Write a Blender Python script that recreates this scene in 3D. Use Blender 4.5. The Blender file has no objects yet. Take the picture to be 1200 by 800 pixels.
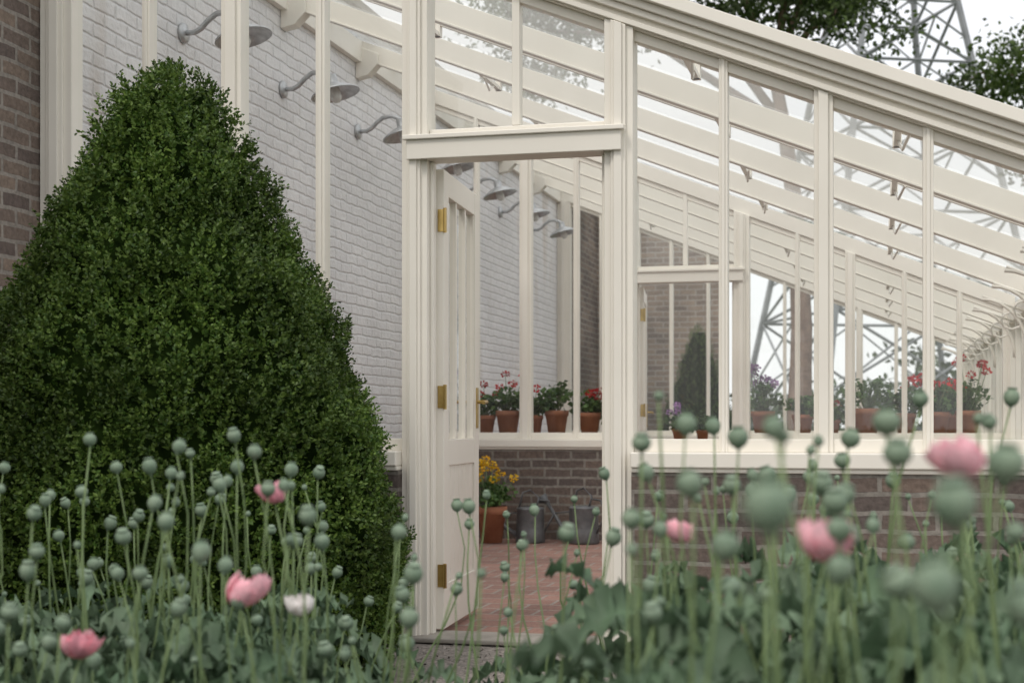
import bpy, math, random
import numpy as np
from mathutils import Vector, Matrix
random.seed(7); rng=np.random.default_rng(7)
scene=bpy.context.scene
COL=scene.collection

# ---------------- helpers ----------------
def empty(name):
    e=bpy.data.objects.new(name,None); COL.objects.link(e); return e
def addobj(name,me,mat=None,parent=None,smooth=False):
    o=bpy.data.objects.new(name,me); COL.objects.link(o)
    if mat: me.materials.append(mat)
    if parent: o.parent=parent
    if smooth and len(me.polygons): me.polygons.foreach_set("use_smooth",[True]*len(me.polygons))
    return o
class MB:
    def __init__(s): s.v=[]; s.f=[]
    def add(s,vs,fs):
        n=len(s.v); s.v.extend([tuple(v) for v in vs]); s.f.extend([tuple(i+n for i in f) for f in fs])
    def box(s,x0,x1,y0,y1,z0,z1):
        s.add([(x0,y0,z0),(x1,y0,z0),(x1,y1,z0),(x0,y1,z0),(x0,y0,z1),(x1,y0,z1),(x1,y1,z1),(x0,y1,z1)],
              [(0,3,2,1),(4,5,6,7),(0,1,5,4),(1,2,6,5),(2,3,7,6),(3,0,4,7)])
    def prism(s,poly,y0,y1):   # poly in XZ
        n=len(poly)
        s.add([(x,y0,z) for x,z in poly]+[(x,y1,z) for x,z in poly],
              [tuple(range(n)),tuple(range(2*n-1,n-1,-1))]+[(i,(i+n),(i+1)%n+n,(i+1)%n) for i in range(n)])
    def tube(s,pts,rad,seg=6):
        pts=[Vector(p) for p in pts]; n=len(pts)
        if not hasattr(rad,'__len__'): rad=[rad]*n
        vs=[]
        ref=Vector((0.31,0.17,0.93)).normalized()
        for i,p in enumerate(pts):
            d=(pts[min(i+1,n-1)]-pts[max(i-1,0)]).normalized()
            r=ref if abs(d.dot(ref))<.95 else Vector((1,0,0))
            a=d.cross(r).normalized(); b=d.cross(a)
            for k in range(seg):
                t=2*math.pi*k/seg; vs.append(p+(a*math.cos(t)+b*math.sin(t))*rad[i])
        fs=[]
        for i in range(n-1):
            for k in range(seg):
                fs.append((i*seg+k,i*seg+(k+1)%seg,(i+1)*seg+(k+1)%seg,(i+1)*seg+k))
        fs.append(tuple(range(seg-1,-1,-1))); fs.append(tuple(range((n-1)*seg,n*seg)))
        s.add(vs,fs)
    def lathe(s,prof,M=None,seg=16):
        if M is None: M=Matrix()
        vs=[];fs=[]
        for r,z in prof:
            for k in range(seg):
                t=2*math.pi*k/seg; vs.append(M@Vector((r*math.cos(t),r*math.sin(t),z)))
        for i in range(len(prof)-1):
            for k in range(seg):
                fs.append((i*seg+k,i*seg+(k+1)%seg,(i+1)*seg+(k+1)%seg,(i+1)*seg+k))
        s.add(vs,fs)
    def obj(s,name,mat,parent=None,smooth=False,bevel=0):
        me=bpy.data.meshes.new(name); me.from_pydata(s.v,[],s.f); me.update()
        o=addobj(name,me,mat,parent,smooth)
        if bevel:
            m=o.modifiers.new("bevel",'BEVEL'); m.width=bevel; m.segments=2; m.limit_method='ANGLE'
        return o
def unit(a): return a/np.maximum(np.linalg.norm(a,axis=1,keepdims=True),1e-6)
def leaves(name,P,D,L,W,mat,parent=None,fold=.15):
    n=len(P); D=unit(D); R=rng.normal(size=(n,3)); S=unit(np.cross(D,R)); N=np.cross(S,D)
    L=np.broadcast_to(L,(n,))[:,None]; W=np.broadcast_to(W,(n,))[:,None]
    V=np.empty((n,4,3)); V[:,0]=P; V[:,2]=P+D*L
    V[:,1]=P+D*L*.5+S*W*.5+N*W*fold; V[:,3]=P+D*L*.5-S*W*.5+N*W*fold
    me=bpy.data.meshes.new(name)
    me.from_pydata(V.reshape(-1,3).tolist(),[],np.arange(4*n).reshape(n,4).tolist()); me.update()
    return addobj(name,me,mat,parent)

# ---------------- materials ----------------
def newmat(name):
    m=bpy.data.materials.new(name); m.use_nodes=True; nt=m.node_tree
    return m,nt,nt.nodes,nt.links,nt.nodes["Principled BSDF"]
def ramp(N,c0,c1,p0=0,p1=1):
    r=N.new("ShaderNodeValToRGB"); r.color_ramp.elements[0].position=p0; r.color_ramp.elements[1].position=p1
    r.color_ramp.elements[0].color=(*c0,1); r.color_ramp.elements[1].color=(*c1,1); return r
def simple(name,c0,c1,scale=8,rough=.6,bump=.0,metal=0,detail=6,bscale=None,spec=.5):
    m,nt,N,K,B=newmat(name)
    tc=N.new("ShaderNodeTexCoord"); no=N.new("ShaderNodeTexNoise"); no.inputs["Scale"].default_value=scale; no.inputs["Detail"].default_value=detail
    K.new(tc.outputs["Object"],no.inputs["Vector"]); r=ramp(N,c0,c1,.3,.7)
    K.new(no.outputs["Fac"],r.inputs[0]); K.new(r.outputs[0],B.inputs["Base Color"])
    B.inputs["Roughness"].default_value=rough; B.inputs["Metallic"].default_value=metal; B.inputs["Specular IOR Level"].default_value=spec
    if bump:
        n2=N.new("ShaderNodeTexNoise"); n2.inputs["Scale"].default_value=bscale or scale*3; n2.inputs["Detail"].default_value=3
        K.new(tc.outputs["Object"],n2.inputs["Vector"])
        b=N.new("ShaderNodeBump"); b.inputs["Strength"].default_value=bump; b.inputs["Distance"].default_value=.02
        K.new(n2.outputs["Fac"],b.inputs["Height"]); K.new(b.outputs[0],B.inputs["Normal"])
    return m
def leafmat(name,c0,c1,nscale=3,trans=.25,rough=.5,ndark=.45,spec=.35):
    m,nt,N,K,B=newmat(name)
    g=N.new("ShaderNodeNewGeometry"); r=ramp(N,c0,c1,0,1); K.new(g.outputs["Random Per Island"],r.inputs[0])
    tc=N.new("ShaderNodeTexCoord"); no=N.new("ShaderNodeTexNoise"); no.inputs["Scale"].default_value=nscale; K.new(tc.outputs["Object"],no.inputs["Vector"])
    r2=ramp(N,(ndark,)*3,(1.25,)*3,.35,.65); K.new(no.outputs["Fac"],r2.inputs[0])
    mx=N.new("ShaderNodeMix"); mx.data_type='RGBA'; mx.blend_type='MULTIPLY'; mx.inputs[0].default_value=1
    K.new(r.outputs[0],mx.inputs[6]); K.new(r2.outputs[0],mx.inputs[7]); K.new(mx.outputs[2],B.inputs["Base Color"])
    B.inputs["Roughness"].default_value=rough; B.inputs["Specular IOR Level"].default_value=spec
    if trans:
        t=N.new("ShaderNodeBsdfTranslucent"); K.new(mx.outputs[2],t.inputs["Color"])
        ms=N.new("ShaderNodeMixShader"); ms.inputs[0].default_value=trans
        K.new(B.outputs[0],ms.inputs[1]); K.new(t.outputs[0],ms.inputs[2]); K.new(ms.outputs[0],N["Material Output"].inputs[0])
    return m
def brick(name,axis,c1,c2,cm,bw=.225,bh=.075,mortar=.01,smooth=.1,bump=.6,stain=(.75,1.1),nsc=1.2,rough=.85,fine=.25,rain=0,wob=.022):
    m,nt,N,K,B=newmat(name)
    tc=N.new("ShaderNodeTexCoord"); sp=N.new("ShaderNodeSeparateXYZ"); K.new(tc.outputs["Object"],sp.inputs[0])
    cb=N.new("ShaderNodeCombineXYZ")
    K.new(sp.outputs[0 if axis!='Y' else 1],cb.inputs[0]); K.new(sp.outputs[2 if axis!='F' else 1],cb.inputs[1])
    nw=N.new("ShaderNodeTexNoise"); nw.inputs["Scale"].default_value=6; K.new(tc.outputs["Object"],nw.inputs["Vector"])
    ma=N.new("ShaderNodeVectorMath"); ma.operation='MULTIPLY_ADD'; ma.inputs[1].default_value=(wob,wob,0); K.new(nw.outputs["Color"],ma.inputs[0]); K.new(cb.outputs[0],ma.inputs[2])
    bt=N.new("ShaderNodeTexBrick"); K.new(ma.outputs[0],bt.inputs["Vector"])
    bt.inputs["Scale"].default_value=1; bt.inputs["Brick Width"].default_value=bw; bt.inputs["Row Height"].default_value=bh
    bt.inputs["Mortar Size"].default_value=mortar; bt.inputs["Mortar Smooth"].default_value=smooth
    bt.inputs["Color1"].default_value=(*c1,1); bt.inputs["Color2"].default_value=(*c2,1); bt.inputs["Mortar"].default_value=(*cm,1)
    n1=N.new("ShaderNodeTexNoise"); n1.inputs["Scale"].default_value=nsc; n1.inputs["Detail"].default_value=6; K.new(tc.outputs["Object"],n1.inputs["Vector"])
    r=ramp(N,(stain[0],)*3,(stain[1],)*3,.3,.7); K.new(n1.outputs["Fac"],r.inputs[0])
    mx=N.new("ShaderNodeMix"); mx.data_type='RGBA'; mx.blend_type='MULTIPLY'; mx.inputs[0].default_value=1
    K.new(bt.outputs["Color"],mx.inputs[6]); K.new(r.outputs[0],mx.inputs[7])
    n2=N.new("ShaderNodeTexNoise"); n2.inputs["Scale"].default_value=45; n2.inputs["Detail"].default_value=4; K.new(tc.outputs["Object"],n2.inputs["Vector"])
    r3=ramp(N,(1-fine,)*3,(1+fine*.6,)*3,.3,.7); K.new(n2.outputs["Fac"],r3.inputs[0])
    mx2=N.new("ShaderNodeMix"); mx2.data_type='RGBA'; mx2.blend_type='MULTIPLY'; mx2.inputs[0].default_value=1
    K.new(mx.outputs[2],mx2.inputs[6]); K.new(r3.outputs[0],mx2.inputs[7]); out=mx2
    if rain:   # weathering: brown damp stains running down
        mp=N.new("ShaderNodeMapping"); mp.inputs["Scale"].default_value=(1,2.2,.45); K.new(tc.outputs["Object"],mp.inputs[0])
        n4=N.new("ShaderNodeTexNoise"); n4.inputs["Scale"].default_value=1.1; n4.inputs["Detail"].default_value=7; K.new(mp.outputs[0],n4.inputs["Vector"])
        r4=ramp(N,(1,1,1),(.78,.71,.64),.54,.72); K.new(n4.outputs["Fac"],r4.inputs[0])
        mx3=N.new("ShaderNodeMix"); mx3.data_type='RGBA'; mx3.blend_type='MULTIPLY'; mx3.inputs[0].default_value=rain
        K.new(out.outputs[2],mx3.inputs[6]); K.new(r4.outputs[0],mx3.inputs[7]); out=mx3
    K.new(out.outputs[2],B.inputs["Base Color"])
    B.inputs["Roughness"].default_value=rough
    n3=N.new("ShaderNodeTexNoise"); n3.inputs["Scale"].default_value=28; n3.inputs["Detail"].default_value=3; K.new(tc.outputs["Object"],n3.inputs["Vector"])
    mm=N.new("ShaderNodeMath"); mm.operation='MULTIPLY_ADD'; mm.inputs[1].default_value=1.1; K.new(n3.outputs["Fac"],mm.inputs[0])
    inv=N.new("ShaderNodeMath"); inv.operation='SUBTRACT'; inv.inputs[0].default_value=1; K.new(bt.outputs["Fac"],inv.inputs[1]); K.new(inv.outputs[0],mm.inputs[2])
    b=N.new("ShaderNodeBump"); b.inputs["Strength"].default_value=bump; b.inputs["Distance"].default_value=.012
    K.new(mm.outputs[0],b.inputs["Height"]); K.new(b.outputs[0],B.inputs["Normal"])
    return m
def glass(name,dirt):
    m,nt,N,K,B=newmat(name); N.remove(B)
    t=N.new("ShaderNodeBsdfTransparent"); t.inputs[0].default_value=(.975,.985,.98,1)
    g=N.new("ShaderNodeBsdfGlossy"); g.inputs["Roughness"].default_value=.015
    lw=N.new("ShaderNodeLayerWeight"); lw.inputs[0].default_value=.5      # facing term: same from both sides of the pane
    pw=N.new("ShaderNodeMath"); pw.operation='POWER'; pw.inputs[1].default_value=5; K.new(lw.outputs["Facing"],pw.inputs[0])
    fr=N.new("ShaderNodeMath"); fr.operation='MULTIPLY_ADD'; fr.inputs[1].default_value=.8; fr.inputs[2].default_value=.05; K.new(pw.outputs[0],fr.inputs[0])
    m1=N.new("ShaderNodeMixShader"); K.new(fr.outputs[0],m1.inputs[0]); K.new(t.outputs[0],m1.inputs[1]); K.new(g.outputs[0],m1.inputs[2])
    if dirt:
        d=N.new("ShaderNodeBsdfTranslucent"); d.inputs[0].default_value=(.85,.85,.83,1)
        tc=N.new("ShaderNodeTexCoord"); no=N.new("ShaderNodeTexNoise"); no.inputs["Scale"].default_value=1.5; no.inputs["Detail"].default_value=5; K.new(tc.outputs["Object"],no.inputs["Vector"])
        mr=N.new("ShaderNodeMapRange"); mr.inputs[1].default_value=.35; mr.inputs[2].default_value=.75; mr.inputs[3].default_value=dirt*.3; mr.inputs[4].default_value=dirt
        K.new(no.outputs["Fac"],mr.inputs[0])
        m2=N.new("ShaderNodeMixShader"); K.new(mr.outputs[0],m2.inputs[0]); K.new(m1.outputs[0],m2.inputs[1]); K.new(d.outputs[0],m2.inputs[2])
        m1=m2
    K.new(m1.outputs[0],N["Material Output"].inputs[0]); return m

CREAM=simple("cream_paint",(.79,.75,.67),(.85,.81,.73),2.5,.42)
WHITEBR=brick("painted_brick",'Y',(.75,.74,.745),(.80,.79,.79),(.71,.70,.705),smooth=1.0,mortar=.013,bump=.62,stain=(.88,1.03),fine=.06,rough=.7,rain=.9,wob=.032)
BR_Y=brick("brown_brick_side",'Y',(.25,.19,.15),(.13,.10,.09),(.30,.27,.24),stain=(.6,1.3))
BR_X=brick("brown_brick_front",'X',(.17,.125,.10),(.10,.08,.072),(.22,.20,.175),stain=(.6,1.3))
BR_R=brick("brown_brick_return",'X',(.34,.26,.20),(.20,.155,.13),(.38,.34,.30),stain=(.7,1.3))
PAVE=brick("brick_paving",'F',(.38,.21,.165),(.26,.145,.115),(.33,.28,.245),bw=.215,bh=.215,mortar=.009,stain=(.7,1.15),bump=.35)
GLASS=glass("glass_clear",0); RGLASS=glass("glass_roof",.22)
TERRA=simple("terracotta",(.32,.12,.065),(.45,.20,.11),9,.8,.1)
SOIL=simple("soil",(.03,.022,.016),(.075,.055,.04),14,.95,.8)
GRAVEL=simple("gravel",(.14,.12,.11),(.38,.34,.30),70,.9,.8,bscale=90,detail=3)
GRASS=simple("grass_ground",(.04,.07,.02),(.08,.12,.04),3,.95,.5,bscale=40)
STONE=simple("stone",(.25,.23,.20),(.36,.33,.29),7,.85,.3)
GALV=simple("galvanised_steel",(.42,.43,.44),(.60,.61,.62),25,.45,.0,metal=.7)
GALVD=simple("old_galvanised",(.12,.125,.13),(.22,.225,.23),14,.6,.0,metal=.5)
STEEL=simple("pylon_steel",(.20,.21,.22),(.30,.31,.32),1,.6,metal=.3)
BRASS=simple("brass",(.42,.29,.10),(.58,.42,.16),20,.35,metal=1)
WOOD=simple("wood_slats",(.32,.20,.10),(.46,.31,.17),14,.7,.1)
BARK=simple("bark",(.13,.08,.06),(.24,.16,.12),6,.95,.8)
BULB=simple("lamp_glass",(.6,.6,.58),(.7,.7,.68),3,.15)
BOX=leafmat("boxwood_leaves",(.035,.082,.012),(.135,.205,.04),2.5,.15,.45,.6,.3)
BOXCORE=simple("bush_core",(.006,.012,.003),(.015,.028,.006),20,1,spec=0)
TREEL=leafmat("tree_leaves",(.035,.065,.015),(.10,.15,.035),.6,.3)
HEDGEL=leafmat("hedge_leaves",(.03,.06,.02),(.08,.12,.04),.2,.2)
GERL=leafmat("geranium_leaves",(.05,.12,.03),(.14,.24,.07),6,.3)
RED=leafmat("red_petals",(.60,.01,.015),(.8,.03,.03),5,.2)
PURP=leafmat("mauve_petals",(.34,.16,.42),(.55,.33,.6),5,.2)
YEL=leafmat("yellow_petals",(.75,.40,.02),(.85,.6,.03),5,.2)
POD=simple("poppy_pod",(.13,.195,.13),(.225,.29,.205),45,.65,.0)
STEM=simple("poppy_stem",(.11,.17,.065),(.19,.26,.11),20,.6)
PLEAF=leafmat("poppy_leaf",(.085,.145,.08),(.185,.265,.165),9,.25,.55,.65)
PINK=leafmat("pink_petal",(.82,.36,.44),(.92,.60,.65),40,.35,.6,.85)
WHITEP=leafmat("white_petal",(.8,.76,.74),(.86,.84,.82),25,.3,.6,.9)
CHAR=simple("dark_centre",(.08,.02,.04),(.12,.04,.06),10,.8)

# ---------------- ground ----------------
def sheet(name,x0,x1,y0,y1,z,mat):
    me=bpy.data.meshes.new(name); me.from_pydata([(x0,y0,z),(x1,y0,z),(x1,y1,z),(x0,y1,z)],[],[(0,1,2,3)]); return addobj(name,me,mat)
sheet("ground",-600,600,-400,900,-.012,GRASS)
sheet("gravel_path",-3,14,-1.9,.0,-.006,GRAVEL)
sheet("garden_bed_soil",-6,7,-9,-1.9,-.004,SOIL)
sheet("brick_floor",-2.3,2.5,.11,11.5,.0,PAVE)
n=5000; P=np.c_[rng.uniform(-1.5,5,n),rng.uniform(-1.88,-.17,n),np.full(n,-.004)]
leaves("gravel_stones",P,rng.normal(size=(n,3))*[1,1,.25]+[0,0,.1],rng.uniform(.008,.02,n),rng.uniform(.008,.018,n),leafmat("stones",(.15,.13,.12),(.5,.45,.4),3,0,.9))

# ---------------- walls ----------------
W=empty("garden_wall")
b=MB(); b.box(-2.62,-2.3,0.0,11.45,0,4.1); b.obj("painted_section",WHITEBR,W)
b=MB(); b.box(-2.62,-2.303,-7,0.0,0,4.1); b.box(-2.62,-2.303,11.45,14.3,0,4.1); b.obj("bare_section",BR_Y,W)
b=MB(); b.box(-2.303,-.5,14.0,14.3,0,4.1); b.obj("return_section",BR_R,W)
b=MB(); b.box(-2.67,-2.25,-7,14.0,4.1,4.17); b.box(-2.67,-.45,14.0,14.35,4.1,4.17); b.obj("coping",STONE,W,bevel=.01)

# ---------------- greenhouse ----------------
G=empty("greenhouse")
SL=.397
def rz(x): return 2.848-SL*x
XE=2.58
fr=MB(); gl=MB(); dw=MB(); sill=MB()
def sl_prism(mb,x0,x1,o0,o1,y0,y1):
    mb.prism([(x0,rz(x0)+o0),(x1,rz(x1)+o0),(x1,rz(x1)+o1),(x0,rz(x0)+o1)],y0,y1)
def post(x0,x1,zb,y,dep=.05,mould=True):
    zt0,zt1=rz(x0)+.003,rz(x1)+.003
    fr.prism([(x0,zb),(x1,zb),(x1,zt1),(x0,zt0)],y-dep,y+dep)
    w=x1-x0
    if mould and w>.06:
        a=x0+w*.24; c=x1-w*.24
        fr.prism([(a,zb),(c,zb),(c,rz(c)+.002),(a,rz(a)+.002)],y-dep-.016,y-dep)
        fr.prism([(a,zb),(c,zb),(c,rz(c)+.002),(a,rz(a)+.002)],y+dep,y+dep+.016)
        if w>.11:
            a=x0+w*.36; c=x1-w*.36
            fr.prism([(a,zb),(c,zb),(c,rz(c)+.001),(a,rz(a)+.001)],y-dep-.028,y-dep-.016)
    elif mould:
        a=x0+w*.3; c=x1-w*.3
        fr.prism([(a,zb),(c,zb),(c,rz(c)+.002),(a,rz(a)+.002)],y-dep-.008,y-dep)
def gable(y,barge):
    post(-2.298,-2.13,.0 if y==0 else .83,y)
    for x,w in ((-1.752,.042),(-1.318,.10),(-.886,.045)): post(x-w/2,x+w/2,.83,y,.035 if w<.06 else .045)
    for x,w in ((.924,.038),(1.337,.078),(1.754,.042),(2.17,.042)): post(x-w/2,x+w/2,.83,y,.035 if w<.06 else .045)
    post(XE-.09,XE+.05,.83,y)
    if y<11:
        spans=((-2.13,-.49),(.545,XE-.09))
        post(-.49,-.372,.0,y,.06); post(.42,.545,.0,y,.06)
        fr.box(-.455,.50,y-.105,y-.0885,2.11,2.195)
        fr.box(-.47,.515,y-.12,y-.0885,2.195,2.215)
        fr.box(-.371,.419,y-.0884,y+.05,2.112,2.20)
        fr.box(-.371,.419,y-.03,y+.03,2.201,2.25)
        fr.prism([(.005,2.251),(.04,2.251),(.04,rz(.04)+.002),(.005,rz(.005)+.002)],y-.03,y+.03)
        fr.box(-.3715,-.355,y-.02,y+.02,.02,2.11); fr.box(.403,.4195,y-.02,y+.02,.02,2.11)
        sill.box(-2.29,-.4905,y-.14,y+.14,.765,.83); sill.box(.5455,XE+.13,y-.14,y+.14,.765,.83)
        sill.box(-2.29,-.4905,y-.125,y+.125,.745,.765); sill.box(.5455,XE+.12,y-.125,y+.125,.745,.765)
        dw.box(-2.3,-.491,y-.11,y+.11,0,.745); dw.box(.546,XE+.11,y-.11,y+.11,0,.745)
        gl.add([(-.372,y+.005,2.25),(.42,y+.005,2.25),(.42,y+.005,rz(.42)),(-.372,y+.005,rz(-.372))],[(0,1,2,3)])
    else:      # far end: plain glazed gable without a door
        spans=((-2.13,XE-.09),)
        for x in (-.44,.02,.47): post(x-.02,x+.02,.83,y,.035)
        sill.box(-2.29,XE+.13,y-.14,y+.14,.765,.83); sill.box(-2.29,XE+.12,y-.125,y+.125,.745,.765)
        dw.box(-2.3,XE+.11,y-.11,y+.11,0,.745)
    for a,c in spans:
        fr.box(a,c,y-.028,y+.028,.83,.885)
        gl.add([(a,y+.005,.885),(c,y+.005,.885),(c,y+.005,rz(c)),(a,y+.005,rz(a))],[(0,1,2,3)])
    sl_prism(fr,-2.13,XE,-.045,.0,y-.022,y+.022)
    if barge:
        s=barge
        sl_prism(fr,-2.3,XE+.2,.0,.15,y-.055,y+.055)
        ya=y+s*.055
        def st(o0,o1,p):
            sl_prism(fr,-2.3,XE+.2,o0,o1,min(ya,ya+s*p),max(ya,ya+s*p))
        st(.006,.03,.02); st(.055,.085,.028); st(.0855,.12,.05); st(.1205,.175,.085)
    else:
        sl_prism(fr,-2.3,XE,.0,.12,y-.04,y+.04)
gable(0.0,-1); gable(5.7,0); gable(11.4,1)
k=1; y=.7125
while y<11.3:
    if abs(y-5.7)>.1:
        if k%2==0:      # principal rafter
            sl_prism(fr,-2.3,XE+.05,.0,.125,y-.03,y+.03)
            sl_prism(fr,-2.3,XE+.05,-.014,.0,y-.038,y+.038)
        else:           # slim glazing bar
            sl_prism(fr,-2.3,XE+.05,.09,.125,y-.014,y+.014)
    k+=1; y+=.7125
fr.box(XE-.06,XE+.06,.06,11.34,rz(XE)-.10,rz(XE)-.003)
fr.box(XE+.02,XE+.14,-.05,11.45,rz(XE)+.0,rz(XE)+.09)
fr.box(-2.299,-2.25,.06,11.34,3.70,3.86)
for i in range(1,24):
    y=i*.475
    if abs(y-5.7)<.1: continue
    w=.045 if i%3==0 else .022
    fr.box(XE-.035,XE+.035,y-w,y+w,.83,rz(XE)-.10)
sill.box(XE-.12,XE+.13,.141,11.259,.7655,.829)
dw.box(XE-.11,XE+.109,.111,11.289,0,.765)
gl.add([(XE,.06,.83),(XE,11.34,.83),(XE,11.34,1.73),(XE,.06,1.73)],[(0,1,2,3)])
rod=MB()
for x in (-1.0,.72,1.64):
    for j in range(8):
        y=.10+j*1.425
        if y+.7>11.2 or abs(y-5.7)<.15: continue
        rod.box(x-.014,x+.014,y,y+.62,rz(x)+.02,rz(x)+.045)
        rod.box(x-.02,x+.02,y+.59,y+.64,rz(x)+.02,rz(x)+.09)
        rod.tube([(x+.05,y+.05,rz(x+.05)),(x+.02,y+.3,rz(x)-.05),(x,y+.5,rz(x)+.03)],.007,6)
rod.obj("opening_stays",CREAM,G)
cb=MB()
for i in range(1,8):
    y=1.425*i
    if i==4: continue
    cb.prism([(-2.298,3.58),(-2.20,3.60),(-2.12,3.68),(-2.12,3.76),(-2.298,3.83)],y-.05,y+.05)
cb.obj("corbels",CREAM,G,bevel=.005)
eb=MB()
for i in range(0,12):
    y=.95*i+.475
    if y>11.2: break
    pts=[]
    for t in range(9):
        a=math.pi/2*t/8; pts.append((XE-.04-.30*(1-math.cos(a)),y,1.45+.36*math.sin(a)+.0))
    eb.tube(pts,.012,6)
    eb.tube([(XE-.05+.07*math.cos(t*.785)-.09,y,1.66+.06*math.sin(t*.785)) for t in range(9)],.008,6)
    eb.tube([(XE-.05,y,1.72),(XE-.33,y,1.83)],.01,6)
eb.obj("eave_brackets",CREAM,G,True)
fr.obj("timber_frame",CREAM,G,bevel=.003); sill.obj("sills",CREAM,G,bevel=.006)
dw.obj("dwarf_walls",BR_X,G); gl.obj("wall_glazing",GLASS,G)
b=MB(); b.add([(-2.3,.056,rz(-2.3)+.13),(XE+.1,.056,rz(XE+.1)+.13),(XE+.1,11.34,rz(XE+.1)+.13),(-2.3,11.34,rz(-2.3)+.13)],[(0,1,2,3)]); b.obj("roof_glazing",RGLASS,G)
b=MB(); b.box(-.49,.545,-.16,.11,0,.02); b.box(-.371,.419,5.6,5.8,.001,.02); b.obj("threshold",STONE,G,bevel=.006)
b=MB(); b.tube([(XE+.2,-.1,rz(XE)-.0),(XE+.2,11.5,rz(XE)-.0)],.055,10); b.obj("gutter",CREAM,G,True)

def door(hx,hy,ang,name):
    D=empty(name); D.parent=G; D.location=(hx,hy,0); D.rotation_euler=(0,0,ang)
    m=MB(); w=.785; t=.022; z0=.03; z1=2.09
    m.box(0,.10,-t,t,z0,z1); m.box(w-.10,w,-t,t,z0,z1)
    m.box(.10,w-.10,-t+.001,t-.001,z1-.11,z1); m.box(.10,w-.10,-t+.001,t-.001,z0,z0+.20); m.box(.10,w-.10,-t+.001,t-.001,.76,.88)
    for x in (.29,.49): m.box(x-.012,x+.012,-.016,.016,.88,z1-.11)
    for x in (.10,w-.112): m.box(x,x+.012,-.016,.016,.88,z1-.11)
    x=.102
    while x<w-.11:
        m.box(x,min(x+.078,w-.101),-.012,.012,z0+.20,.76); x+=.083
    o=m.obj("leaf",CREAM,D,bevel=.003)
    g=MB(); g.add([(.10,0,.88),(w-.10,0,.88),(w-.10,0,z1-.11),(.10,0,z1-.11)],[(0,1,2,3)]); g.obj("pane",GLASS,D)
    h=MB()
    for z in (1.86,1.07,.27):
        h.tube([(-.006,-.028,z-.055),(-.006,-.028,z+.055)],.008,10)
        h.box(-.004,.003,-.03,.006,z-.05,z+.05)
        h.box(-.022,-.008,-.034,-.029,z-.05,z+.05)
    for s in (-1,1):
        h.box(w-.07,w-.03,s*t if s>0 else -t-.005,s*t+.005 if s>0 else -t,.93,1.13)
        h.tube([(w-.05,s*t,1.06),(w-.05,s*(t+.05),1.06),(w-.16,s*(t+.055),1.055)],.009,8)
    h.obj("brass_fittings",BRASS,D)
door(-.352,.055,math.radians(94),"front_door")
door(-.352,5.755,math.radians(97),"inner_door")

# ---------------- wall lamps ----------------
def lamp(y):
    L=empty("wall_lamp"); L.location=(-2.3,y,3.18)
    m=MB()
    m.lathe([(0,.0),(.055,0),(.06,.01),(.055,.022),(.02,.03),(0,.03)],Matrix.Rotation(math.pi/2,4,'Y'),18)
    pts=[(0.02,0,0),(.08,0,.0),(.12,0,.02),(.16,0,.06),(.21,0,.095),(.28,0,.105),(.335,0,.085),(.36,0,.05)]
    m.tube(pts,.016,8)
    M=Matrix.Translation((.375,0,-.03))@Matrix.Rotation(math.radians(-14),4,'Y')@Matrix.Scale(1.1,4)
    m.lathe([(0,.105),(.03,.10),(.034,.05),(.05,.04),(.09,.02),(.145,-.012),(.150,-.022),(.147,-.022),(.142,-.015),(.088,.014),(.045,.032),(0,.033)],M,28)
    m.obj("arm_and_shade",GALV,L,True)
    g=MB(); g.lathe([(0,-.075),(.02,-.07),(.035,-.045),(.035,-.02),(.028,.03)],M,14); g.obj("bulb",BULB,L,True)
for i in range(7): lamp(1.4+1.43*i)

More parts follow.
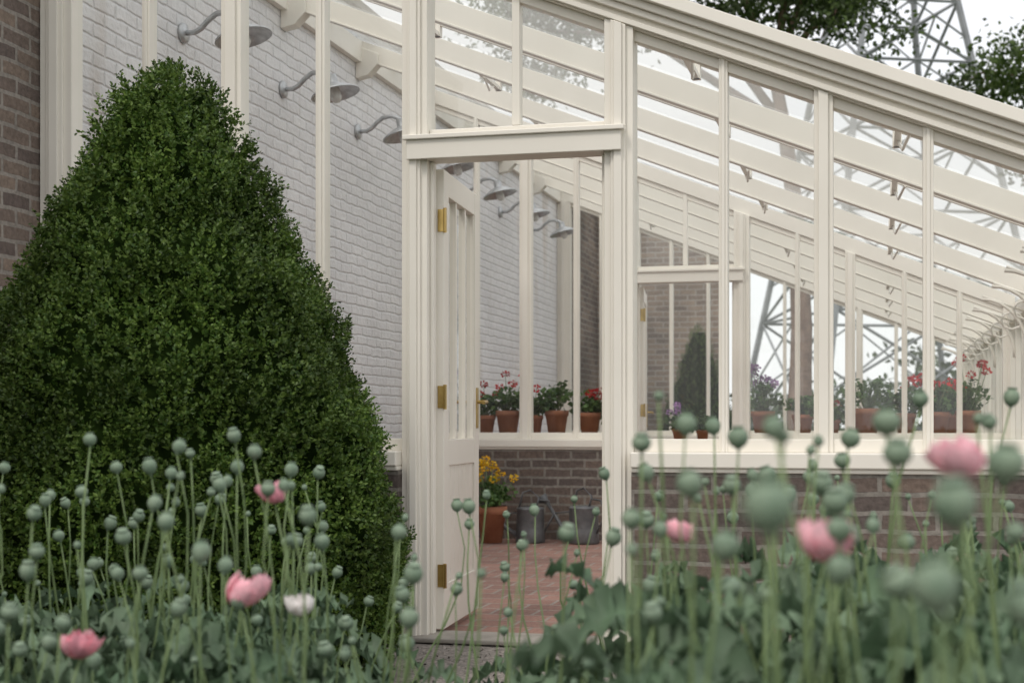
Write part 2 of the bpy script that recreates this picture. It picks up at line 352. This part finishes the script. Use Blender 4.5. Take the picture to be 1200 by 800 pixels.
# ---------------- topiary ----------------
def topiary(loc,sc,nsprig):
    T=empty("topiary_bush")
    prof=[(0,.76),(.15,.84),(.3,.88),(.6,.88),(.94,.81),(1.27,.69),(1.56,.57),(1.76,.455),(2.02,.33),(2.2,.245),(2.32,.17),(2.39,.09),(2.42,.02)]
    zs=np.array([p[0] for p in prof]); rs=np.array([p[1] for p in prof])
    def lump(th,z):
        return .026*np.sin(5*th+3*z)+.020*np.sin(9*th-7*z+1)+.016*np.sin(14*z+2*th)+.013*np.sin(23*th+11*z)+.013*np.sin(31*z-7*th)
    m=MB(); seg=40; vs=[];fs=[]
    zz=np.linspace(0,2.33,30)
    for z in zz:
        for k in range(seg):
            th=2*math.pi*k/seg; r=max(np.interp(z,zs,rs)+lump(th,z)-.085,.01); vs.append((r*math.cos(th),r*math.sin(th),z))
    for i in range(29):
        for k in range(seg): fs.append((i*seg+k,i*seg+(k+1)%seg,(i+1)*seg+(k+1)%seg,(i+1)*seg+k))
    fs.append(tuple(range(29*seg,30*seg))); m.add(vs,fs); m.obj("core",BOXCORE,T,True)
    cand=rng.uniform(0,2.41,nsprig*3); keep=rng.uniform(0,.9,nsprig*3)<np.interp(cand,zs,rs)+.03; z=cand[keep][:nsprig]
    n=len(z); th=rng.uniform(0,2*math.pi,n); r0=np.interp(z,zs,rs); dr=(np.interp(z+.02,zs,rs)-np.interp(z-.02,zs,rs))/.04
    inw=rng.exponential(.024,n); r=np.maximum(r0+lump(th,z)-inw-.03,0.0)
    P=np.c_[r*np.cos(th),r*np.sin(th),z]
    Nn=unit(np.c_[np.cos(th),np.sin(th),np.clip(-dr,-.3,3)])
    D=unit(Nn*.8+[0,0,.5]+rng.normal(size=(n,3))*.35)
    k=10; LP=[];LD=[];LL=[]
    for j in range(k):
        a=j/(k-1); LP.append(P+D*(.055*a)); 
        R=rng.normal(size=(n,3)); R=unit(R-D*(R*D).sum(1,keepdims=True)); LD.append(D*(.35+.6*a)+R*.9); LL.append(rng.uniform(.016,.026,n)*(1.05-.35*a))
    LP=np.concatenate(LP);LD=np.concatenate(LD);LL=np.concatenate(LL)
    leaves("foliage",LP,LD,LL,LL*.66,BOX,T)
    T.location=loc; T.scale=sc
topiary((-1.07,-1.12,0),(1,1,.95),18500)
topiary((-.74,12.9,0),(.62,.62,.93),4000)

# ---------------- pots ----------------
def pot(mb,r,h):
    mb.lathe([(0,0),(r*.68,0),(r*.92,h*.78),(r,h*.78),(r*1.02,h),(r*.92,h),(r*.90,h*.9),(0,h*.9)],None,20)
def potted(name,loc,r,h,ph,spread,flmat,nfl,ncl=26,lsz=.05):
    T=empty(name); m=MB(); pot(m,r,h); m.obj("pot",TERRA,T,True)
    s=MB(); s.lathe([(0,h*.91),(r*.9,h*.91)],None,12); s.obj("compost",SOIL,T)
    st=MB(); C=[]
    for i in range(ncl):
        a=random.uniform(0,6.28); q=math.sqrt(random.random())*spread; zz=h+random.uniform(.15,.85)*ph*(1-.4*(q/spread)**2)
        c=(q*math.cos(a),q*math.sin(a),zz); C.append(c); st.tube([(c[0]*.15,c[1]*.15,h*.9),(c[0]*.6,c[1]*.6,h+(zz-h)*.6),c],.004,5)
    C=np.array(C); k=9; P=np.repeat(C,k,0)+rng.normal(size=(ncl*k,3))*[.03,.03,.022]
    D=rng.normal(size=(ncl*k,3))*[1,1,.4]+[0,0,.15]
    leaves("leaves",P,D,rng.uniform(lsz*.7,lsz*1.2,len(P)),rng.uniform(lsz*.7,lsz*1.1,len(P)),GERL,T)
    if nfl:
        F=[]
        for i in range(nfl):
            a=random.uniform(0,6.28); q=random.uniform(.2,1.1)*spread; zz=h+ph*random.uniform(.85,1.45)
            c=(q*math.cos(a),q*math.sin(a),zz); F.append(c); st.tube([(c[0]*.3,c[1]*.3,h),c],.003,5)
        F=np.array(F); k=30; O=unit(rng.normal(size=(nfl*k,3))); P=np.repeat(F,k,0)+O*[.026,.026,.018]
        leaves("flowers",P,O+rng.normal(size=O.shape)*.6,.024,.022,flmat,T)
    st.obj("stems",STEM,T,True)
    T.location=loc; T.rotation_euler=(0,0,random.uniform(0,6.28)); return T
zb=.865
for x,r,h,ph,sp,fm,nf in ((-1.80,.09,.17,.20,.13,RED,3),(-1.60,.11,.21,.24,.14,RED,4),(-1.36,.08,.17,.22,.10,RED,2),(-1.165,.105,.21,.28,.14,PURP,0),(-.87,.10,.19,.16,.13,RED,4),(-.66,.07,.13,.12,.09,RED,2),
        (.61,.10,.20,.26,.15,PURP,12),(.94,.09,.17,.18,.13,RED,1),(1.18,.07,.13,.12,.09,RED,2),(1.46,.12,.22,.34,.19,PURP,0),(1.77,.09,.18,.22,.15,RED,5),(2.02,.10,.19,.26,.15,RED,5),(2.26,.10,.2,.3,.15,RED,6)):
    potted("potted_geranium" if fm is RED else "potted_plant",(x,6.18+random.uniform(-.05,.05),zb),r,h,ph,sp,fm,nf)
for i in range(9):
    potted("potted_geranium",(2.22+random.uniform(-.05,.05),6.8+i*.5,zb),.09,.18,.2,.14,RED,random.randint(2,6))
potted("potted_marigold",(-1.47,5.13,0.004),.125,.29,.26,.17,YEL,15,34,.045)
potted("potted_plant",(-.25,9.2,.76),.07,.14,.15,.11,RED,0)
potted("potted_plant",(-.50,9.25,.76),.08,.15,.18,.12,PURP,5)
def bench(x0,x1,y0,y1,z):
    B_=empty("slatted_bench"); m=MB()
    if x1-x0>y1-y0:
        y=y0
        while y<y1-.05: m.box(x0,x1,y,y+.06,z-.022,z); y+=.075
    else:
        x=x0
        while x<x1-.05: m.box(x,x+.06,y0,y1,z-.022,z); x+=.075
    m.box(x0+.02,x1-.02,y0+.01,y0+.04,z-.09,z-.0225); m.box(x0+.02,x1-.02,y1-.05,y1-.02,z-.09,z-.0225)
    for x in (x0+.03,x1-.08):
        for y in (y0+.041,y1-.10): m.box(x,x+.05,y,y+.05,0.0,z-.0225)
    m.obj("slats_and_legs",WOOD,B_,bevel=.003)
bench(-2.2,-.56,5.95,6.42,zb); bench(.57,1.95,5.95,6.42,zb); bench(1.97,2.44,5.95,11.2,zb-.002); bench(-.75,-.05,8.95,9.45,.76)
# ---------------- watering cans ----------------
def can(x,y,rot,s=1):
    T=empty("watering_can"); m=MB()
    m.lathe([(0,.0),(.115,0),(.12,.01),(.115,.10),(.113,.11),(.113,.115),(.11,.26),(.115,.27),(.105,.28),(.06,.285),(.06,.283),(0,.283)],None,24)
    m.tube([(.10,0,.05),(.20,0,.12),(.33,0,.30)],[.022,.017,.012],10)
    M=Matrix.Translation((.33,0,.30))@Matrix.Rotation(math.radians(55),4,'Y'); m.lathe([(.012,0),(.045,.05),(.045,.055),(0,.06)],M,16)
    m.tube([(-.05,0,.28),(-.07,0,.36),(0,0,.42),(.06,0,.40),(.09,0,.28)],.009,8)
    m.tube([(-.06,0,.34),(-.15,0,.33),(-.19,0,.22),(-.115,0,.08)],.009,8)
    m.tube([(.10,0,.24),(.27,0,.22)],.006,6)
    m.obj("can_body",GALVD,T,True); T.location=(x,y,.004); T.rotation_euler=(0,0,rot); T.scale=(s,s,s)
can(-1.17,5.22,math.radians(200)); can(-.73,5.22,math.radians(160),1.05)

# ---------------- poppies ----------------
PB=empty("poppy_bed")
ox,oy,th=1.56,-6.17,math.radians(14.2)
def bed(w,t): return ox-math.sin(th)*t+math.cos(th)*w, oy+math.cos(th)*t+math.sin(th)*w   # bed runs along the path
stems=MB(); pods=MB(); lv=MB()
def stem(x,y,z,lean=.13):
    bx=x+random.gauss(0,lean); by=y+random.gauss(0,lean)
    n=8; pts=[]
    wob=(random.gauss(0,.018),random.gauss(0,.018))
    for i in range(n):
        a=i/(n-1); e=1-(1-a)**1.6
        pts.append((bx+(x-bx)*e+wob[0]*math.sin(a*6.3),by+(y-by)*e+wob[1]*math.sin(a*6.3),z*a))
    rr=random.uniform(.8,1.15)
    stems.tube(pts,[(.0036-.0018*i/(n-1))*rr for i in range(n)],6)
    d=(Vector(pts[-1])-Vector(pts[-2])).normalized(); return d,bx,by
def podat(x,y,z,s=1):
    d,bx,by=stem(x,y,z)
    q=Vector((0,0,1)).rotation_difference(d+Vector((random.gauss(0,.2),random.gauss(0,.2),0)))
    asp=random.uniform(.85,1.1)
    M=Matrix.Translation((x,y,z-.002))@q.to_matrix().to_4x4()@Matrix.Diagonal((s,s,s*asp,1))
    pods.lathe([(.0022,-.003),(.003,0),(.0065,.0018),(.0105,.005),(.0138,.010),(.0152,.0155),(.0150,.020),(.0132,.0248),(.0098,.0284),(.0072,.0300),(.0070,.0308),(.0098,.0318),(.0100,.0335),(.005,.0338),(0,.0343)],M,16)
    return bx,by
def pleaf(x,y,z,a,L,Wd,droop):
    n=15; vs=[];fs=[]; ca,sa=math.cos(a),math.sin(a); tw=random.gauss(0,.4); ph=random.uniform(0,6)
    rise=random.uniform(.2,1.1); bend=random.gauss(0,.5)
    for i in range(n):
        s=i/(n-1); q=L*s; zz=z+L*(rise*s-droop*s*s); w=Wd*max(math.sin(math.pi*min(s**.8,1)),.02)**.7*.5
        jl=(1 if i%2 else .5)*random.uniform(.7,1.25); jr=(1 if i%2 else .5)*random.uniform(.7,1.25)
        off=bend*L*s*s*.5
        cx,cy=x+ca*q-sa*off,y+sa*q+ca*off
        rp=.018*math.sin(i*1.7+ph); rp2=.018*math.sin(i*2.1+ph+2)
        fwd=.012*(1 if i%2 else 0)
        vs+= [(cx-sa*w*jl+ca*fwd,cy+ca*w*jl+sa*fwd,zz+w*(.5+tw)+rp),(cx-sa*w*.4,cy+ca*w*.4,zz+w*.1+rp*.3),(cx,cy,zz-.002),(cx+sa*w*.4,cy-ca*w*.4,zz+w*.1+rp2*.3),(cx+sa*w*jr+ca*fwd,cy-ca*w*jr+sa*fwd,zz+w*(.5-tw)+rp2)]
    for i in range(n-1):
        for k in range(4): fs.append((i*5+k,i*5+k+1,(i+1)*5+k+1,(i+1)*5+k))
    lv.add(vs,fs)
def region(n,u0,u1,t0,t1,z0,z1,nl,lz0,lz1,bias=1.0,ls=1):
    for i in range(n):
        t=math.sqrt(random.uniform(t0*t0,t1*t1)); u=random.uniform(u0,u1)
        x,y=bed(u*t,t); z=z0+(z1-z0)*random.random()**bias
        if y>-2.0: continue
        bx,by=podat(x,y,z,random.choice((.7,.9,.95,1.05,.5)))
        for k in range(nl):
            h=random.uniform(lz0,lz1); e=1-(1-h/z)**1.6 if h<z else 1
            pleaf(bx+(x-bx)*e,by+(y-by)*e,h,random.uniform(0,6.28),random.uniform(.09,.19)*ls,random.uniform(.045,.09)*ls,random.uniform(.6,1.3))
region(150,-.50,-.10,2.2,4.1,.42,.82,7,.08,.46,1.1,.9)
region(12,-.30,-.15,2.5,3.4,.78,.91,2,.3,.5)
region(36,-.09,.06,2.0,4.2,.46,.76,3,.05,.30)
region(95,.05,.52,1.6,3.9,.52,.84,9,.12,.62)
region(38,.07,.40,1.6,3.0,.78,.99,4,.3,.66)
region(8,.12,.36,1.2,1.6,.74,.95,3,.3,.62)
for x,y,z,s in ((1.495,-5.259,.875,1.05),(1.612,-5.126,.872,1.02),(1.60,-5.15,.816,1.02),(1.66,-4.906,.895,1.05),(1.578,-4.62,.90,1.0),(1.665,-5.10,.80,1.0)):
    podat(x,y,z,s)
pk=MB(); wh=MB(); dc=MB()
def flower(mb,x,y,z,R,opn=2.1):
    stem(x,y,z)
    tx,ty=random.gauss(0,.22),random.gauss(-.1,.2)
    for ring,(rr,oo,cnt) in enumerate(((R,opn*.85,5),(R*.92,opn,5),(R*.85,opn*1.1,4),(R*.65,opn*1.05,4))):
        for k in range(cnt):
            a0=k*2*math.pi/cnt+ring*.7+random.gauss(0,.15); vs=[];fs=[]; ns=8; nv=9; ph=random.uniform(0,6); oo2=oo*random.uniform(.85,1.12); sc=random.uniform(.85,1.1)
            for i in range(ns):
                s=i/(ns-1)
                for j in range(nv):
                    v=-1+2*j/(nv-1); spn=.85*(s**.5)
                    edge=s-.15*v*v*s
                    r=rr*sc*math.sin(edge*oo2); zz=rr*sc*1.0*(1-math.cos(edge*oo2))
                    rp=1+.14*s*s*math.sin(v*6+ph); a=a0+v*spn
                    dz=zz+rr*.16*s*s*math.sin(v*8+ph*2)
                    vs.append((x+r*rp*math.cos(a)+tx*dz,y+r*rp*math.sin(a)+ty*dz,z+dz))
            for i in range(ns-1):
                for j in range(nv-1): fs.append((i*nv+j,i*nv+j+1,(i+1)*nv+j+1,(i+1)*nv+j))
            mb.add(vs,fs)
    dc.lathe([(0,0),(R*.2,0),(R*.3,R*.3),(R*.15,R*.6),(0,R*.6)],Matrix.Translation((x,y,z)),10)
flower(pk,.39,-3.476,.785,.029); flower(pk,.537,-3.954,.64,.034); flower(pk,.225,-3.93,.54,.032)
flower(wh,.555,-3.744,.60,.024); flower(pk,1.643,-4.60,.885,.029); flower(pk,1.505,-4.535,.79,.030); flower(pk,1.259,-3.875,.755,.024)
flower(pk,-1.2,-3.2,.7,.034); flower(pk,2.9,-3.2,.75,.034)
stems.obj("stems",STEM,PB,True); pods.obj("seed_pods",POD,PB,True); lv.obj("leaves",PLEAF,PB,True)
pk.obj("pink_flowers",PINK,PB,True); wh.obj("white_flowers",WHITEP,PB,True); dc.obj("flower_centres",CHAR,PB,True)

# ---------------- trees ----------------
def tree(name,base,top,r0,blobs,ncl,lsz,kk=90,sig=.32):
    T=empty(name); m=MB(); bv=Vector(base); tv=Vector(top)
    pts=[bv+(tv-bv)*(i/8)+Vector((random.gauss(0,.06),random.gauss(0,.06),0))*(i>0) for i in range(9)]
    m.tube(pts,[r0*(1.25 if i==0 else 1-.07*i) for i in range(9)],10)
    CC=[]
    tot=sum(b_[3]*b_[4]*b_[5] for b_ in blobs)
    for b_ in blobs:
        c=Vector(b_[:3]); mid=(tv+c)/2+Vector((0,0,.3)); st_=pts[random.randint(6,8)]
        m.tube([st_,mid,c],[r0*.4,r0*.25,r0*.07],7)
        nn=max(6,int(ncl*b_[3]*b_[4]*b_[5]/tot))
        for i in range(nn):
            d=Vector((random.gauss(0,1),random.gauss(0,1),random.gauss(0,1))).normalized()*(random.random()**.4)
            q=c+Vector((d.x*b_[3],d.y*b_[4],d.z*b_[5])); CC.append(q)
            if i%4==0: m.tube([c,(c+q)/2+Vector((0,0,.1)),q],[r0*.09,r0*.05,r0*.02],5)
    m.obj("trunk",BARK,T,True)
    C=np.array(CC); P=np.repeat(C,kk,0)+rng.normal(size=(len(C)*kk,3))*[sig,sig,sig*.6]
    leaves("crown",P,rng.normal(size=P.shape)+[0,0,-.2],rng.uniform(lsz*.7,lsz*1.2,len(P)),lsz*.6,TREEL,T)
tree("oak_tree",(.30,20,0),(-.1,20.3,7.2),.24,[(-1.5,20,9.4,1.9,2,1.6),(.4,20.3,9.0,1.5,1.6,1.3),(.85,20,8.2,1.2,1.2,.95),(-3.4,21,9.6,1.8,2,1.5),(.2,20,11.5,2.4,2.4,1.6),(-5.3,21,8.6,1.4,1.6,1.4)],330,.13)
tree("oak_tree",(7.2,27,0),(6.6,27,7.4),.22,[(5.3,26.5,8.5,1.6,1.6,1.0),(3.9,26,8.4,1.0,1,.7),(7.5,27,9.2,2.2,2,1.5),(6.4,27,6.9,1.9,1.5,1.0),(9.5,27,8.5,2,2,1.8),(6.3,26.6,10.6,1.3,1,.9)],300,.15)
n=260; hx=rng.uniform(-70,90,n); hy=62+rng.uniform(-5,8,n); hh=1.2+2.6*(.5+.5*np.sin(hx*.35+1))*rng.uniform(.5,1,n)+1.4*(np.sin(hx*.13)>.3)
C=np.c_[hx,hy,np.zeros(n)]
kk=110; idx=np.repeat(np.arange(n),kk); P=C[idx]+np.c_[rng.normal(size=n*kk)*1.1,rng.normal(size=n*kk),rng.uniform(0,1,n*kk)**.8*hh[idx]]
leaves("distant_hedge",P,rng.normal(size=P.shape),rng.uniform(.3,.6,len(P)),.3,HEDGEL)
n=60;C=np.c_[rng.uniform(4.2,9,n),rng.uniform(9,15,n),rng.uniform(.2,1.3,n)];kk=120
P=np.repeat(C,kk,0)+rng.normal(size=(n*kk,3))*.28; leaves("garden_shrubs",P[P[:,2]>0],rng.normal(size=P[P[:,2]>0].shape),.09,.06,TREEL)

# ---------------- pylon ----------------
PY=empty("electricity_pylon"); m=MB()
H=38
def hw(z): return 4.6-2.9*min(z/17,1)-.9*max(0,(z-17)/21)
lev=[0,5.0,8.6,11.6,14.2,16.5,18.6,20.6,22.6,24.6,26.8,29,31.5,34,38]
def cn(z,i):
    s=[(-1,-1),(1,-1),(1,1),(-1,1)][i]; return Vector((s[0]*hw(z),s[1]*hw(z),z))
for i in range(4):
    m.tube([cn(z,i) for z in lev],.13,5)
for a,c in zip(lev[:-1],lev[1:]):
    for i in range(4):
        j=(i+1)%4
        m.tube([cn(a,i),cn(c,j)],.06,4); m.tube([cn(a,j),cn(c,i)],.06,4); m.tube([cn(c,i),cn(c,j)],.06,4)
        mid=(cn(c,i)+cn(c,j))/2; m.tube([mid,(cn(a,i)*.6+cn(c,i)*.4)],.04,4); m.tube([mid,(cn(a,j)*.6+cn(c,j)*.4)],.04,4)
for z,Lx in ((24.6,8),(31.5,9.5),(36,7)):
    for s in (-1,1):
        tip=Vector((s*Lx,0,z+.3))
        for yy in (-1,1):
            for zz in (0,2): m.tube([Vector((s*hw(z),yy*hw(z),z+zz)),tip],.08,4)
            for q in (.3,.6): m.tube([Vector((s*hw(z),yy*hw(z),z)).lerp(tip,q),Vector((s*hw(z),yy*hw(z),z+2)).lerp(tip,q)],.05,4)
        m.tube([tip,tip-Vector((0,0,2.2))],.09,6)
m.obj("lattice",STEEL,PY); PY.location=(2.0,50.4,0); PY.rotation_euler=(0,0,math.radians(24))

# ---------------- light ----------------
w=bpy.data.worlds.new("World"); scene.world=w; w.use_nodes=True; N=w.node_tree.nodes; K=w.node_tree.links
sky=N.new("ShaderNodeTexSky"); sky.sky_type='NISHITA'; sky.sun_disc=False
el,az=math.radians(52),math.radians(205)
sky.sun_elevation=el; sky.sun_rotation=az; sky.dust_density=4; sky.air_density=1.0
# overcast: a bright cloud layer over the clear sky
tc=N.new("ShaderNodeTexCoord"); no=N.new("ShaderNodeTexNoise"); no.inputs["Scale"].default_value=2.2; no.inputs["Detail"].default_value=5
K.new(tc.outputs["Generated"],no.inputs["Vector"])
mr=N.new("ShaderNodeMapRange"); mr.inputs[1].default_value=.3; mr.inputs[2].default_value=.7; mr.inputs[3].default_value=.75; mr.inputs[4].default_value=.97; K.new(no.outputs["Fac"],mr.inputs[0])
mx=N.new("ShaderNodeMix"); mx.data_type='RGBA'; mx.inputs[7].default_value=(8.4,8.35,8.35,1)
K.new(mr.outputs[0],mx.inputs[0]); K.new(sky.outputs[0],mx.inputs[6])
K.new(mx.outputs[2],N["Background"].inputs[0]); N["Background"].inputs[1].default_value=.15
sd=bpy.data.lights.new("sun",'SUN'); sd.energy=1.3; sd.angle=math.radians(14); sd.color=(1,.95,.88)
so=bpy.data.objects.new("sun",sd); COL.objects.link(so)
d=Vector((math.sin(az)*math.cos(el),math.cos(az)*math.cos(el),math.sin(el)))
so.rotation_euler=d.to_track_quat('Z','Y').to_euler()
# ---------------- camera ----------------
cd=bpy.data.cameras.new("camera"); co=bpy.data.objects.new("camera",cd); COL.objects.link(co)
co.location=(1.56,-6.17,.94); co.rotation_euler=(math.radians(90),0,math.radians(14.2))
cd.sensor_width=36; cd.lens=51; cd.shift_y=.0825; cd.clip_end=3000; cd.clip_start=.05
cd.dof.use_dof=True; cd.dof.focus_distance=6.5; cd.dof.aperture_fstop=3.8
scene.camera=co
scene.view_settings.view_transform='Standard'; scene.view_settings.look='None'; scene.view_settings.exposure=0
